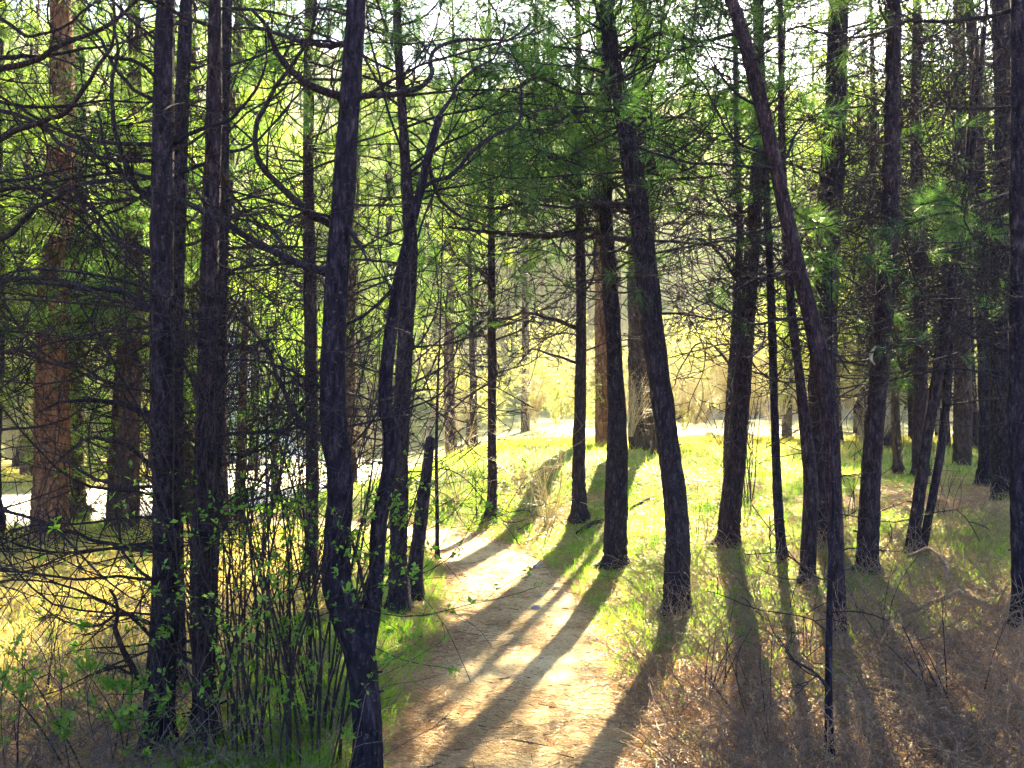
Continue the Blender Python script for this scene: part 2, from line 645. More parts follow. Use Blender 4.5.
def ribbon(P, hw, nseg, name, m, lift, edge, thick=13):
    P = catmull(P[::4], nseg)
    T = np.gradient(P, axis=0)
    T /= np.linalg.norm(T, axis=1)[:, None]
    Nn = np.stack([T[:, 1], -T[:, 0]], 1)
    s = np.linspace(-1, 1, thick)
    X = P[:, None, 0] + Nn[:, None, 0] * s * hw
    Y = P[:, None, 1] + Nn[:, None, 1] * s * hw
    H = height(X, Y).reshape(X.shape)
    crown = lift + (1 - np.abs(s) ** 3) * .012 - (np.abs(s) > .99) * edge
    wob = .012 * n2(X, Y, 3.1, 8.0).reshape(X.shape) * (1 - sm(.5, .8, np.abs(s)))[None, :]
    Z = H + crown[None, :] + wob
    o = grid_mesh(X, Y, Z, name, m)
    o['kind'] = 'structure'
    return o


def path_sheet():
    P = catmull(PATH[::3], 420)
    P = P[(P[:, 1] > -5)]
    T = np.gradient(P, axis=0)
    T /= np.linalg.norm(T, axis=1)[:, None]
    Nn = np.stack([T[:, 1], -T[:, 0]], 1)
    s = np.linspace(-1, 1, 25)
    hwL = half_width(P[:, 0] - .6, P[:, 1])
    hwR = half_width(P[:, 0] + .6, P[:, 1] + 30)
    hw = np.where(s[None, :] < 0, hwL[:, None], hwR[:, None])
    X = P[:, None, 0] + Nn[:, None, 0] * s * hw
    Y = P[:, None, 1] + Nn[:, None, 1] * s * hw
    H = height(X, Y).reshape(X.shape)
    Z = H + .022 - .05 * sm(.80, 1.0, np.abs(s))[None, :] + .014 * n2(X, Y, 2.6, 8.0).reshape(X.shape) + .005 * n2(X, Y, 9, 2.0).reshape(X.shape)
    o = grid_mesh(X, Y, Z, 'path', M['path'])
    o['kind'] = 'structure'
    return o


path_sheet()
ribbon(ROAD, 4.1, 260, 'dirt_road', M['road'], .012, .06)


# ------------------------------------------------------------------ branches
def wander(p, d, L, n, jit, up):
    x, y, z = p
    dx, dy, dz = d
    st = L / n
    pts = [(x, y, z)]
    kx = ky = kz = 0.0
    for k in range(n):
        kx = kx * .6 + random.gauss(0, jit)
        ky = ky * .6 + random.gauss(0, jit)
        kz = kz * .6 + random.gauss(0, jit)
        dx += kx
        dy += ky
        dz += kz + up
        q = 1 / math.sqrt(dx * dx + dy * dy + dz * dz)
        dx *= q
        dy *= q
        dz *= q
        x += dx * st
        y += dy * st
        z += dz * st
        pts.append((x, y, z))
    return pts, (dx, dy, dz)


def side_dir(t, ang):
    """a direction at angle ang from t, random roll, biased flat"""
    t = Vector(t)
    a = Vector((random.gauss(0, 1), random.gauss(0, 1), random.gauss(0, .55)))
    a = a - a.dot(t) * t
    if a.length < 1e-3:
        a = t.orthogonal()
    a.normalize()
    v = t * math.cos(ang) + a * math.sin(ang)
    return tuple(v)


def add_twigs(mb, pts, r0, L, lvl, dens, tips=None, k=4, m=0, rmin=.0012, start=.2):
    n = len(pts) - 1
    cnt = max(1, int(L * dens * (.7 + .6 * R())))
    for c in range(cnt):
        t = start + (1 - start) * (c + R()) / cnt
        f = min(t * n, n - .001)
        i = int(f)
        a, b = pts[i], pts[i + 1]
        q = f - i
        p = tuple(a[j] + (b[j] - a[j]) * q for j in range(3))
        tv = Vector(b) - Vector(a)
        tv.normalize()
        l2 = L * (.22 + .4 * R()) * (1.15 - .6 * t)
        if l2 < .04:
            continue
        limb(mb, p, side_dir(tv, math.radians(35 + 40 * R())), l2, max(rmin, r0 * (1 - .7 * t) * .55), lvl - 1, dens * 1.35, tips, k, m, rmin)


def limb(mb, p, d, L, r0, lvl, dens=5, tips=None, k=4, m=0, rmin=.0012, jit=.13, up=.025):
    n = max(4, min(12, int(L / .09)))
    pts, dd = wander(p, d, L, n, jit, up)
    mb.tube(np.array(pts), np.linspace(r0, max(rmin, r0 * .25), n + 1), k, m)
    if tips is not None:
        tips.append((pts[-1], dd))
        if lvl >= 1 and n > 5:
            tips.append((pts[n - 2], dd))
    if lvl > 0:
        add_twigs(mb, pts, r0, L, lvl, dens, tips, k if k < 5 else k - 1, m, rmin)


def trunk_mesh(px, Y, mb, k=20, step=.045, bump=.15, flare=.8, seed=1.0, wander_y=.06, m=0, lean=0.0):
    """trunk from traced (px, py, width px) points at distance Y; returns the axis points and radii"""
    P, r = [], []
    for (x, y, w) in px:
        p = at(x, y, Y)
        P.append(p)
        r.append(w * .44 * Y / F)
    P = np.array(P)
    z = P[:, 2]
    P[:, 1] += wander_y * np.sin(z * 1.1 + seed) * (z - z[0] > .3) + lean * (z - z[0])
    Ln = np.linalg.norm(np.diff(P, axis=0), axis=1).sum()
    n = int(max(12, min(260, Ln / step)))
    A = catmull(np.hstack([P, np.array(r)[:, None]]), n)
    mb.tube(A[:, :3], np.maximum(A[:, 3], .004), k, m, bump, flare, seed)
    return A


def on_trunk(A, z):
    i = int(np.argmin(np.abs(A[:, 2] - z)))
    return A[i]


SEED = [0]


def make_tree(label, base, pts, cat='tree', name='pine_tree', bark='bark', Y=None, branches=12, bl=(.5, 1.2), zr=(.8, 5.5), br=.010,
              lvl=2, dens=5, crown=None, traced=(), twig='twig', group=None, top=170, k=20, bump=.15, elev=(-12, 28), step=.045, fork=None, azbias=None, lean=0.0, sink=.06, scar=None):
    """a pine standing at ground pixel 'base'. crown=(z0,z1,n_limbs,limb_len,per_needles,needle_len,needle_w)"""
    SEED[0] += 1
    random.seed(100 + SEED[0])
    g = ground(*base)
    Yd = Y or g[1]
    if Y:
        v = at(base[0], base[1], Y)
        g = np.array([v[0], Y, height([v[0]], [Y])[0]])
    root = thing(name, label, cat, g, group)
    mb = MB()
    w0 = pts[0][2]
    pbase = None
    path = [(base[0], base[1], w0)] + list(pts)
    # exact foot
    P = path
    if top:
        x1, y1, w1 = P[-1]
        x0, y0, _ = P[-2]
        s = (top) / max(abs(y1 - y0), 1)
        P = P + [(x1 + (x1 - x0) * s * .5, y1 - top, w1 * .55)]
    A = trunk_mesh(P, Yd, mb, k=k, bump=bump, seed=SEED[0] * 1.37, step=step, lean=lean)
    if fork:
        A2 = trunk_mesh(fork, Yd, mb, k=max(10, k - 6), bump=bump, flare=0, seed=SEED[0] * 2.1, step=step)
    for i in range(34 if Yd < 14 else 0):
        a = A[random.randrange(6, len(A) - 2)]
        az = R() * 6.283
        d = np.array([math.cos(az), math.sin(az), .1 + .5 * R()])
        L = a[3] + (.015 + .09 * R() ** 2) * min(1, a[3] / .06)
        p = a[:3]
        mb.tube(np.array([p, p + d * L * .6, p + d * L + np.array([0, 0, -.01])]), np.array([.011, .008, .006]) * (.5 + .8 * R()) * min(1, a[3] / .07), 5)
    foot = g - np.array([0, 0, sink])
    dz = foot[2] - A[0, 2]
    if dz < -.02:
        mb.tube(np.array([[A[0, 0], A[0, 1], foot[2]], [A[0, 0], A[0, 1], A[0, 2] + .03]]), A[0, 3] * 1.35, k)
    mb.build('trunk', M[bark], root, origin=g)
    if scar:
        b = MB()
        b.tube(catmull(np.array([at(x, y, Yd - .115) for x, y in scar]), 14), np.concatenate([np.linspace(.006, .018, 7), np.linspace(.018, .005, 7)]), 8)
        b.build('scar', M['scar'], root, origin=g)
    # traced branches (px list, width px, Y offsets start/end)
    for tb in traced:
        q, w, dy0, dy1 = tb[:4]
        dn = tb[4] if len(tb) > 4 else dens
        n = len(q)
        pp = np.array([at(x, y, Yd + dy0 + (dy1 - dy0) * i / (n - 1)) for i, (x, y) in enumerate(q)])
        Ln = np.linalg.norm(np.diff(pp, axis=0), axis=1).sum()
        nn = max(8, int(Ln / .06))
        C = catmull(pp, nn)
        C[2:] += .022 * np.stack([vn(C[2:] * 6 + 3), vn(C[2:] * 6 + 9), vn(C[2:] * 6 + 17)], 1)
        C[2:] += .008 * np.stack([vn(C[2:] * 19 + 3), vn(C[2:] * 19 + 9), vn(C[2:] * 19 + 17)], 1)
        r0 = w * .5 * Yd / F
        b = MB()
        b.tube(C, np.linspace(r0, r0 * .3, nn), 7, 0, .08)
        add_twigs(b, [tuple(c) for c in C[::2]], r0 * .8, Ln * .62, 2, dn * 2.4, None, 4, 0, .0021, .08)
        b.build('branch', M[twig], root, origin=g)
    # generated dead branches
    rm = .0022 * max(1, Yd / 6)
    branches = int(branches * (2.5 if Yd < 9 else 2.1))
    bl = (bl[0], bl[1] * 1.5)
    zr = (zr[0], zr[1] + .6)
    for i in range(branches):
        z = g[2] + zr[0] + (zr[1] - zr[0]) * (i + R()) / max(branches, 1)
        a = on_trunk(A, z)
        if abs(a[2] - z) > .3:
            continue
        az = R() * 2 * math.pi if azbias is None else azbias + random.gauss(0, .8)
        el = math.radians(elev[0] + (elev[1] - elev[0]) * R())
        d = (math.cos(az) * math.cos(el), math.sin(az) * math.cos(el), math.sin(el))
        L = bl[0] + (bl[1] - bl[0]) * R()
        b = MB()
        limb(b, tuple(a[:3] + np.array(d) * a[3] * .6), d, L, br * (.6 + .7 * R()) * (.6 + .4 * L / bl[1]) * max(1, Yd / 8), lvl, dens * 1.15, None, 5, 0, rm)
        b.build('branch', M[twig], root, origin=g)
    if crown:
        z0, z1, nl, ll, per, nL, nw = crown
        b = MB()
        tips = []
        for i in range(nl):
            z = g[2] + z0 + (z1 - z0) * (i + R()) / nl
            z = min(z, A[-1, 2] - .05)
            a = on_trunk(A, z)
            az = R() * 2 * math.pi
            el = math.radians(-5 + 35 * R())
            d = (math.cos(az) * math.cos(el), math.sin(az) * math.cos(el), math.sin(el))
            L = ll * (.5 + .7 * R()) * (1.15 - .6 * i / nl)
            limb(b, tuple(a[:3] + np.array([0, 0, min(z - a[2], .5)])), d, L, .012, 2, 3.8, tips, 4, 0, .0028, .1, .05)
        C = np.array([t[0] for t in tips])
        D = np.array([t[1] for t in tips])
        keep = rng.random(len(C)) < .9
        b.needles(C[keep], D[keep], per, nL, nw, .7, 1)
        b.build('crown', [M[twig], M['needle']], root, origin=g)
    return root, A, g


# ------------------------------------------------------------------ hero trees, left to right
# 1: front left pine with long dead boughs
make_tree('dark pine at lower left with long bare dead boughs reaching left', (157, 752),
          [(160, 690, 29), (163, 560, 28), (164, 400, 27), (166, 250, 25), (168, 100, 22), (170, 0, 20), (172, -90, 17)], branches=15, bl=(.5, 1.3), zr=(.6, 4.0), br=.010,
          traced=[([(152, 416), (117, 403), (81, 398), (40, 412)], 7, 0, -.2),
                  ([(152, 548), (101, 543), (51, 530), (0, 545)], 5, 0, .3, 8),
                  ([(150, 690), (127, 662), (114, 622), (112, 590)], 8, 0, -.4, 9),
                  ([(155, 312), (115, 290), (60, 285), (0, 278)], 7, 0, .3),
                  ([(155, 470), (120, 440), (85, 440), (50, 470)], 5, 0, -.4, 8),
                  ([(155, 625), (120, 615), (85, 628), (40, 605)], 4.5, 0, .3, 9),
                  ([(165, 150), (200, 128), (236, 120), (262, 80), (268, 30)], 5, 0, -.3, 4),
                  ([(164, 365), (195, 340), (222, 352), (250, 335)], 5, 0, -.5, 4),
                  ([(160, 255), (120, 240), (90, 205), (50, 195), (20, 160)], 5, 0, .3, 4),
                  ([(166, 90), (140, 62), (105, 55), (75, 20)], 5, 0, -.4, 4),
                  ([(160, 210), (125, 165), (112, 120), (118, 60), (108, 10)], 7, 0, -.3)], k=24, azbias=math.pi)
# 1b twin behind
make_tree('straight pine rising directly behind the lower left pine, half hidden by it', (177, 692),
          [(177, 640, 20), (177, 500, 20), (178, 300, 18), (180, 120, 16), (183, 0, 14), (184, -60, 12)], branches=10, bl=(.4, 1.0), zr=(.8, 4.6), k=18)
make_tree('dark rough pine second from left, with many short snapped twigs', (203, 742),
          [(204, 690, 25), (206, 560, 24), (207, 400, 22), (208, 250, 20), (210, 100, 17), (212, 0, 15), (213, -80, 12)], branches=16, bl=(.35, .9), zr=(.3, 4.0), k=22,
          traced=[([(210, 410), (180, 360), (160, 300), (150, 240)], 5, 0, .5), ([(205, 330), (240, 350), (280, 340), (330, 350)], 4, 0, .5)])
make_tree('thin pine leaning right between second left pine and forked pine', (212, 668),
          [(212, 600, 14), (214, 450, 14), (218, 300, 14), (223, 150, 13), (229, 20, 11), (232, -60, 9)], branches=12, bl=(.5, 1.1), zr=(1.2, 5), k=16)
make_tree('slim straight pine behind the shrub thicket left of forked pine', (311, 585),
          [(311, 500, 15), (311, 350, 15), (310, 200, 13), (309, 100, 12), (308, -30, 10)], branches=12, bl=(.5, 1.2), zr=(1.5, 6), k=16, crown=(3.5, 6.6, 30, 1.7, 40, .20, .0036))
# 4: forked foreground pine
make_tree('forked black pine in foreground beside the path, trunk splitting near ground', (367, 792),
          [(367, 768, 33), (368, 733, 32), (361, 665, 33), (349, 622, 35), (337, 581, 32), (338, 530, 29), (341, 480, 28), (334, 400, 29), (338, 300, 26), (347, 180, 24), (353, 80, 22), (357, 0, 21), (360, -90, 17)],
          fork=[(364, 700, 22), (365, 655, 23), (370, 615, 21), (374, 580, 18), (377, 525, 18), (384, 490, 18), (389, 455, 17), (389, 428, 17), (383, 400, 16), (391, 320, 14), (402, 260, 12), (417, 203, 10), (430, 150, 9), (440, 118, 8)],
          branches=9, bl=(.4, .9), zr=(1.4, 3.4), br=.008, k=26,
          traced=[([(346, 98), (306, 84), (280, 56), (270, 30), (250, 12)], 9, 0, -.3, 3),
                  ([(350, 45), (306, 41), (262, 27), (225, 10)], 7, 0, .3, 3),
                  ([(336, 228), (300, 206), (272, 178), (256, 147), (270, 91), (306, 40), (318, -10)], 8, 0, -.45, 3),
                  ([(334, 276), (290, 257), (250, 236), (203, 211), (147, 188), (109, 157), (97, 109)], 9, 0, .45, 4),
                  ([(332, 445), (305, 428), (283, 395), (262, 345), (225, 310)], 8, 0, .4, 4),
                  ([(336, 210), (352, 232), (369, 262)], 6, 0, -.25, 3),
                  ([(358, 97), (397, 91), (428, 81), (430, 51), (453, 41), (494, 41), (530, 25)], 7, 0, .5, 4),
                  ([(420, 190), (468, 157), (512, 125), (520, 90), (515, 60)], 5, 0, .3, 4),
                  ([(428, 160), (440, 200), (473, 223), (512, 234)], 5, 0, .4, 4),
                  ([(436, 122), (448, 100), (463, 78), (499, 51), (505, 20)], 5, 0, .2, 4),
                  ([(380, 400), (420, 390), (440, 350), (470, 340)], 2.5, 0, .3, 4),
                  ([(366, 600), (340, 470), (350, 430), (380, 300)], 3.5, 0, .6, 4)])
# 5 + snag
make_tree('narrow pine on grassy left bank at the path bend, beside broken snag', (399, 611),
          [(399, 560, 19), (401, 450, 18), (406, 330, 17), (410, 250, 15), (404, 150, 12), (398, 50, 10), (396, -30, 8)], branches=18, bl=(.5, 1.3), zr=(1.0, 5.5), k=18, crown=(3.4, 6.6, 40, 1.7, 44, .20, .0034))
SEED[0] += 1
g = ground(411, 600)
snag = thing('dead_snag', 'short broken leaning dead trunk with bare tip beside the path', 'snag', g)
mb = MB()
trunk_mesh([(413, 606, 18), (417, 560, 16), (424, 500, 14), (431, 438, 10)], g[1], mb, k=14, seed=3.3)
mb.build('trunk', M['bark'], snag, origin=g)
mb = MB()
trunk_mesh([(400, 612, 26), (400, 590, 23), (400, 577, 22)], g[1] - .25, mb, k=16, seed=5.3, flare=.2)
st = thing('tree_stump', 'grey weathered stump cut square at foot of the snag', 'stump', ground(400, 614))
mb.build('trunk', M['twig_pale'], st, origin=st.location[:])
make_tree('bare pole thin dead sapling right of the broken snag', (437, 560), [(437, 520, 4.5), (436, 450, 3.6), (438, 370, 2.5), (440, 330, 1.5)], branches=5, bl=(.15, .4), zr=(.5, 2.4), br=.004, k=8, bump=.05, name='dead_sapling', cat='sapling', lvl=1)
# center
make_tree('small pine standing alone in centre with bright clearing behind it', (492, 516),
          [(492, 480, 11), (492, 420, 10), (492, 340, 10), (492, 270, 8), (491, 200, 7), (490, 120, 5)], branches=20, bl=(.5, 1.4), zr=(1.8, 4.6), lvl=2, dens=3.5, k=14,
          crown=(3.2, 7.6, 40, 2.1, 30, .21, .005), elev=(-5, 30))
make_tree('straight pine right of the clearing, bare arching bough on its left', (579, 521),
          [(579, 470, 15), (580, 380, 13), (581, 300, 12), (580, 240, 11), (579, 150, 9), (578, 60, 7)], branches=12, bl=(.6, 1.6), zr=(2.4, 6), k=14, dens=3.5,
          traced=[([(576, 328), (548, 317), (525, 313), (500, 320)], 5, 0, -.3, 3), ([(576, 363), (545, 352), (528, 352), (517, 368)], 3, 0, -.2, 3)],
          crown=(3.8, 8.0, 46, 2.1, 30, .21, .005))
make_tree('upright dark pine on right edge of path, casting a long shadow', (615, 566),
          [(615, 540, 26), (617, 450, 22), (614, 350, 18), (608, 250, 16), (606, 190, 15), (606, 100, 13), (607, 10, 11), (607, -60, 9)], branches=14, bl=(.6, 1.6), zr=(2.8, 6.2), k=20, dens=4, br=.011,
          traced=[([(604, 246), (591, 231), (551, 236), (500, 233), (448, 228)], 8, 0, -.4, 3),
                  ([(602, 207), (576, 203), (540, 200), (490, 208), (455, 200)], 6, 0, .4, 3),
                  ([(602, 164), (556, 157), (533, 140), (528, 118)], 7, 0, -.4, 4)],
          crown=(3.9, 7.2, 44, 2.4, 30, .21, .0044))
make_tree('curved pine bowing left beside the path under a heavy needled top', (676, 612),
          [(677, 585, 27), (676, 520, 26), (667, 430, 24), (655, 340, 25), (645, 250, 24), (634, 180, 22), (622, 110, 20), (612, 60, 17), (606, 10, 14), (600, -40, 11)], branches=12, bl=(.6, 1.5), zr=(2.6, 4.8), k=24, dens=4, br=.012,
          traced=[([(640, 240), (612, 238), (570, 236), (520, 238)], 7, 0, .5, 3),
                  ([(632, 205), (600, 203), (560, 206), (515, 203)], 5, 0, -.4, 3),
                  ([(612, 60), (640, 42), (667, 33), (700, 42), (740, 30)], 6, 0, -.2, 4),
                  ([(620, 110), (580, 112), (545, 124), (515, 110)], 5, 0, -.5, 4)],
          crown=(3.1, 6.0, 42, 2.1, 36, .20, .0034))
# big ponderosas behind
make_tree('big reddish ponderosa trunk behind the upright path edge pine', (604, 478),
          [(604, 450, 20), (604, 380, 20), (603, 300, 19), (602, 150, 16), (602, 20, 13)], bark='bark_red', Y=21, branches=6, bl=(.8, 1.8), zr=(4, 9), k=18, bump=.1, step=.09, crown=(6.5, 11.5, 34, 2.0, 14, .24, .010))
make_tree('thick pale brown ponderosa trunk behind the curved pine', (642, 492),
          [(642, 460, 30), (641, 380, 29), (640, 250, 26), (640, 120, 22), (640, 0, 18)], bark='bark_mid', Y=19, branches=8, bl=(.8, 1.8), zr=(3.5, 8), k=20, bump=.1, step=.09, crown=(6.5, 10.5, 30, 2.0, 14, .24, .010))
make_tree('slender brown pine hugging the right side of the thick ponderosa', (654, 480), [(654, 420, 9), (653, 300, 8), (651, 150, 7), (650, 40, 5)], bark='bark_mid', Y=18, branches=8, bl=(.5, 1.2), zr=(3, 7), k=10, step=.1)
# 12
make_tree('sturdy straight pine right of the curved pine, leaning slightly right', (728, 546),
          [(730, 520, 25), (737, 440, 22), (744, 370, 19), (751, 280, 18), (756, 200, 16), (757, 100, 14), (757, 0, 12), (757, -50, 10)], branches=16, bl=(.6, 1.6), zr=(1.8, 6.6), k=20, dens=4, crown=(5.6, 8.4, 22, 1.9, 26, .20, .0046),
          traced=[([(748, 300), (715, 250), (690, 240), (668, 262)], 3.5, 0, -.3, 4), ([(742, 380), (712, 345), (690, 352), (672, 390)], 3, 0, -.3, 4), ([(756, 210), (720, 215), (680, 205), (660, 170)], 3.5, 0, -.3, 4)])
make_tree('thin dark stem just left of the sturdy straight pine', (727, 500), [(729, 430, 9), (735, 330, 9), (739, 230, 8), (737, 120, 7), (736, 20, 6)], branches=10, bl=(.5, 1.2), zr=(2, 6.5), Y=14.5, k=12)
make_tree('whip thin pine pole right of the sturdy straight pine', (783, 563), [(781, 520, 10), (776, 430, 9), (771, 330, 9), (767, 240, 8), (764, 130, 7), (763, 20, 5)], branches=10, bl=(.4, 1.0), zr=(1.5, 5), k=12)
# 14 leaning S curve
make_tree('snaking pine that leans left towards its top across two other trunks', (837, 640),
          [(838, 610, 17), (834, 520, 17), (829, 450, 19), (822, 385, 20), (806, 310, 18), (790, 240, 17), (778, 180, 16), (766, 120, 17), (752, 60, 17), (738, 10, 15), (728, -30, 12)], branches=12, bl=(.5, 1.2), zr=(1.4, 4.6), k=20, dens=5,
          traced=[([(815, 345), (835, 352), (848, 372)], 5, 0, -.2, 5)], crown=(3.2, 4.4, 5, .8, 40, .16, .0026))
make_tree('slanted thin pine leaning left inside the cluster right of centre', (808, 584), [(808, 560, 18), (808, 480, 15), (801, 400, 12), (793, 320, 10), (788, 240, 9), (784, 150, 8), (781, 40, 6)], branches=10, bl=(.4, 1.0), zr=(1.4, 5), k=14)
make_tree('broad dark trunk in the middle of the right cluster, topped by dense twigs', (822, 545),
          [(822, 520, 32), (823, 420, 30), (826, 320, 29), (830, 200, 27), (834, 100, 24), (837, 0, 21), (838, -50, 18)], branches=22, bl=(.6, 1.8), zr=(2, 6.8), k=22, dens=4.5, crown=(5.8, 7.4, 8, 1.2, 24, .18, .004))
make_tree('young dark bare stem in front at lower right with one low twig', (829, 768), [(829, 740, 9), (831, 690, 8), (833, 620, 7), (835, 560, 5.5), (838, 500, 4), (836, 440, 2.5)], branches=7, bl=(.2, .5), zr=(.3, 1.5), br=.005, k=10, bump=.08, name='dead_sapling', cat='sapling',
          traced=[([(829, 690), (812, 668), (790, 655), (775, 640)], 3.5, 0, -.1, 6)])
# 16
make_tree('tall pine right of the cluster with pale scar on its trunk', (866, 572),
          [(868, 545, 22), (873, 450, 20), (880, 340, 20), (887, 240, 19), (892, 130, 18), (896, 30, 16), (898, -40, 14)], branches=20, bl=(.5, 1.5), zr=(1.6, 5.6), k=22, dens=5, crown=(4.2, 6.6, 16, 1.5, 32, .20, .0036), scar=[(876, 346), (872, 352), (871, 359), (875, 365)])
make_tree('left stem of the V shaped leaning pair of thin pines', (912, 553), [(914, 520, 13), (924, 440, 12), (936, 370, 12), (948, 300, 12), (960, 245, 11), (972, 180, 8)], branches=8, bl=(.4, .9), zr=(1.2, 4), k=14)
make_tree('right stem of the V shaped leaning pair of thin pines', (922, 553), [(926, 530, 9), (937, 460, 9), (946, 400, 9), (953, 330, 8), (958, 270, 7), (966, 200, 5)], branches=8, bl=(.4, .9), zr=(1.2, 4), k=12)
make_tree('thin pine seen between the scarred pine and the V shaped pair', (898, 470), [(897, 420, 9), (896, 320, 8), (895, 200, 7), (894, 60, 5)], bark='bark_mid', Y=15, branches=12, bl=(.5, 1.2), zr=(2, 7), k=12)
make_tree('mid sized pine behind the V shaped pair, trunk running up straight', (921, 480), [(921, 430, 17), (919, 330, 15), (918, 200, 13), (917, 100, 11), (916, 0, 9)], Y=14.5, branches=18, bl=(.6, 1.6), zr=(2, 7.4), k=16, crown=(5.4, 8.4, 16, 1.5, 18, .19, .006))
make_tree('brown pine trunk in shade between the V shaped pair and right edge', (962, 478), [(962, 420, 20), (961, 320, 18), (960, 200, 16), (958, 60, 13)], bark='bark_mid', Y=17, branches=16, bl=(.6, 1.6), zr=(2.4, 8), k=16, crown=(6, 9.5, 18, 1.6, 16, .2, .007))
make_tree('dark pine left of the heavy right trunk, in deep shade', (985, 490), [(985, 440, 17), (985, 340, 16), (983, 240, 15), (978, 150, 13), (972, 60, 12), (966, -30, 10)], Y=12.5, branches=20, bl=(.5, 1.4), zr=(2, 6.6), k=16)
make_tree('heavy dark trunk near right edge of the stand', (1004, 515), [(1004, 470, 27), (1005, 380, 27), (1005, 280, 26), (1004, 160, 24), (1002, 60, 22), (1001, -40, 19)], Y=10.5, branches=22, bl=(.5, 1.5), zr=(1.6, 6), k=22, dens=5,
          traced=[([(1000, 70), (967, 62), (944, 117), (947, 147), (967, 157), (1008, 147)], 4, 0, -.4, 4)])
make_tree('nearest pine at the right border, base cut by the frame', (1025, 628), [(1026, 560, 22), (1024, 460, 21), (1022, 340, 20), (1018, 200, 18), (1014, 80, 16), (1012, -60, 13)], branches=16, bl=(.4, 1.1), zr=(1.5, 4.6), k=20, dens=5,
          traced=[([(1020, 8), (967, 20), (916, 23), (855, 36), (800, 28)], 5, 0, -.3, 5)])
# left far ponderosas
make_tree('wide orange barked ponderosa by the pale road at left', (50, 540), [(50, 520, 40), (51, 450, 37), (54, 360, 35), (57, 250, 32), (60, 120, 28), (62, 0, 23), (63, -40, 20)], bark='bark_red', Y=12.6, branches=10, bl=(.7, 1.6), zr=(2.4, 6.5), k=26, bump=.12,
          crown=(1.7, 6.8, 34, 1.7, 16, .19, .006))
make_tree('dark second trunk close behind the orange ponderosa at left', (73, 512), [(73, 470, 26), (74, 380, 25), (76, 260, 23), (78, 140, 20), (79, 20, 16)], bark='bark_mid', Y=15.5, branches=10, bl=(.7, 1.6), zr=(3, 7.5), k=18, crown=(2.6, 8.2, 34, 1.9, 14, .2, .008))
make_tree('dark slim pine at left border in front of the road', (-3, 520), [(-3, 460, 12), (-3, 380, 12), (-2, 280, 11), (0, 120, 9), (2, 0, 8)], Y=13, branches=14, bl=(.6, 1.5), zr=(1.6, 6.6), k=14)
make_tree('pine outside left border sending long dark boughs into the picture', (-75, 800), [(-73, 700, 34), (-70, 500, 32), (-66, 300, 30), (-62, 100, 27), (-60, -60, 23)], branches=4, bl=(.5, 1.0), zr=(.8, 3.4), Y=4.4, k=18,
          traced=[([(-60, 92), (0, 71), (61, 51), (117, 18), (160, -8)], 8, 0, .3, 3),
                  ([(-60, 62), (0, 59), (50, 53), (110, 48), (160, 30)], 6, 0, .5, 3),
                  ([(-60, 175), (0, 145), (30, 124), (66, 109), (96, 76), (114, 30), (118, -10)], 7, 0, -.3, 3),
                  ([(-60, 262), (0, 236), (40, 208), (81, 188), (130, 180)], 7, 0, -.2, 3),
                  ([(-60, 330), (0, 282), (70, 285), (160, 312), (240, 318)], 5, 0, -.3, 4),
                  ([(-60, 400), (0, 352), (60, 362), (120, 330), (150, 280)], 5, 0, -.3, 4),
                  ([(-60, 120), (10, 112), (70, 150), (150, 160), (215, 120), (240, 60)], 5.5, 0, -.2, 3),
                  ([(-60, 210), (20, 190), (60, 200), (100, 240), (120, 300)], 4.5, 0, .3, 4),
                  ([(-60, 450), (0, 430), (60, 420), (110, 380)], 4, 0, .3, 4),
                  ([(-60, 20), (0, 22), (30, 36), (70, 20), (110, -10)], 5, 0, -.3, 3)])


# ------------------------------------------------------------------ green bough of needles held out in front at right (long living branch of an off-frame pine)
def bough(label, pts, Y0, Y1, w, per=30, nL=.16):
    pp = np.array([at(x, y, Y0 + (Y1 - Y0) * i / (len(pts) - 1)) for i, (x, y) in enumerate(pts)])
    C = catmull(pp, 26)
    return C


# ------------------------------------------------------------------ background pines: variants copied with their parts
def bg_pine(seed, H, r, z0, ll, nl, bark, per=20, nL=.27, nw=.013, ndead=18, needle='needle_far', brown=False):
    random.seed(seed)
    root = thing('pine_tree', 'x', 'tree', (0, 0, 0))
    mb = MB()
    n = 60
    z = np.linspace(-.15, H, n)
    x = .12 * np.sin(z * .35 + seed) + .02 * z * math.sin(seed * 3)
    y = .12 * np.cos(z * .4 + seed * 2)
    A = np.stack([x - x[0], y - y[0], z, r * (1 - .92 * (z / H).clip(0, 1) ** 1.1)], 1)
    mb.tube(A[:, :3], A[:, 3], 12, 0, .1, .3, seed)
    mb.build('trunk', M[bark], root)
    b = MB()
    for i in range(ndead):
        zz = 1.2 + (z0 + 1.5 - 1.2) * (i + R()) / ndead
        a = on_trunk(A, zz)
        az = R() * 6.283
        el = math.radians(-10 + 30 * R())
        limb(b, tuple(a[:3]), (math.cos(az) * math.cos(el), math.sin(az) * math.cos(el), math.sin(el)), .7 + 1.5 * R(), .018, 2, 3.4, None, 3, 0, .005)
    b.build('branch', M['twig'], root)
    b = MB()
    tips = []
    for i in range(nl):
        t = (i + R()) / nl
        zz = z0 + (H - z0) * t
        a = on_trunk(A, zz)
        az = R() * 6.283
        el = math.radians(-12 + 40 * t + 15 * R())
        L = ll * (.5 + .6 * R()) * (1.1 - .85 * t)
        limb(b, tuple(a[:3]), (math.cos(az) * math.cos(el), math.sin(az) * math.cos(el), math.sin(el)), max(L, .35), .022, 2, 3.6, tips, 3, 0, .004, .1, .05)
    C = np.array([t[0] for t in tips])
    D = np.array([t[1] for t in tips])
    b.needles(C, D, per, nL, nw, .8, 1)
    b.build('crown', [M['twig'], M[needle]], root)
    return root


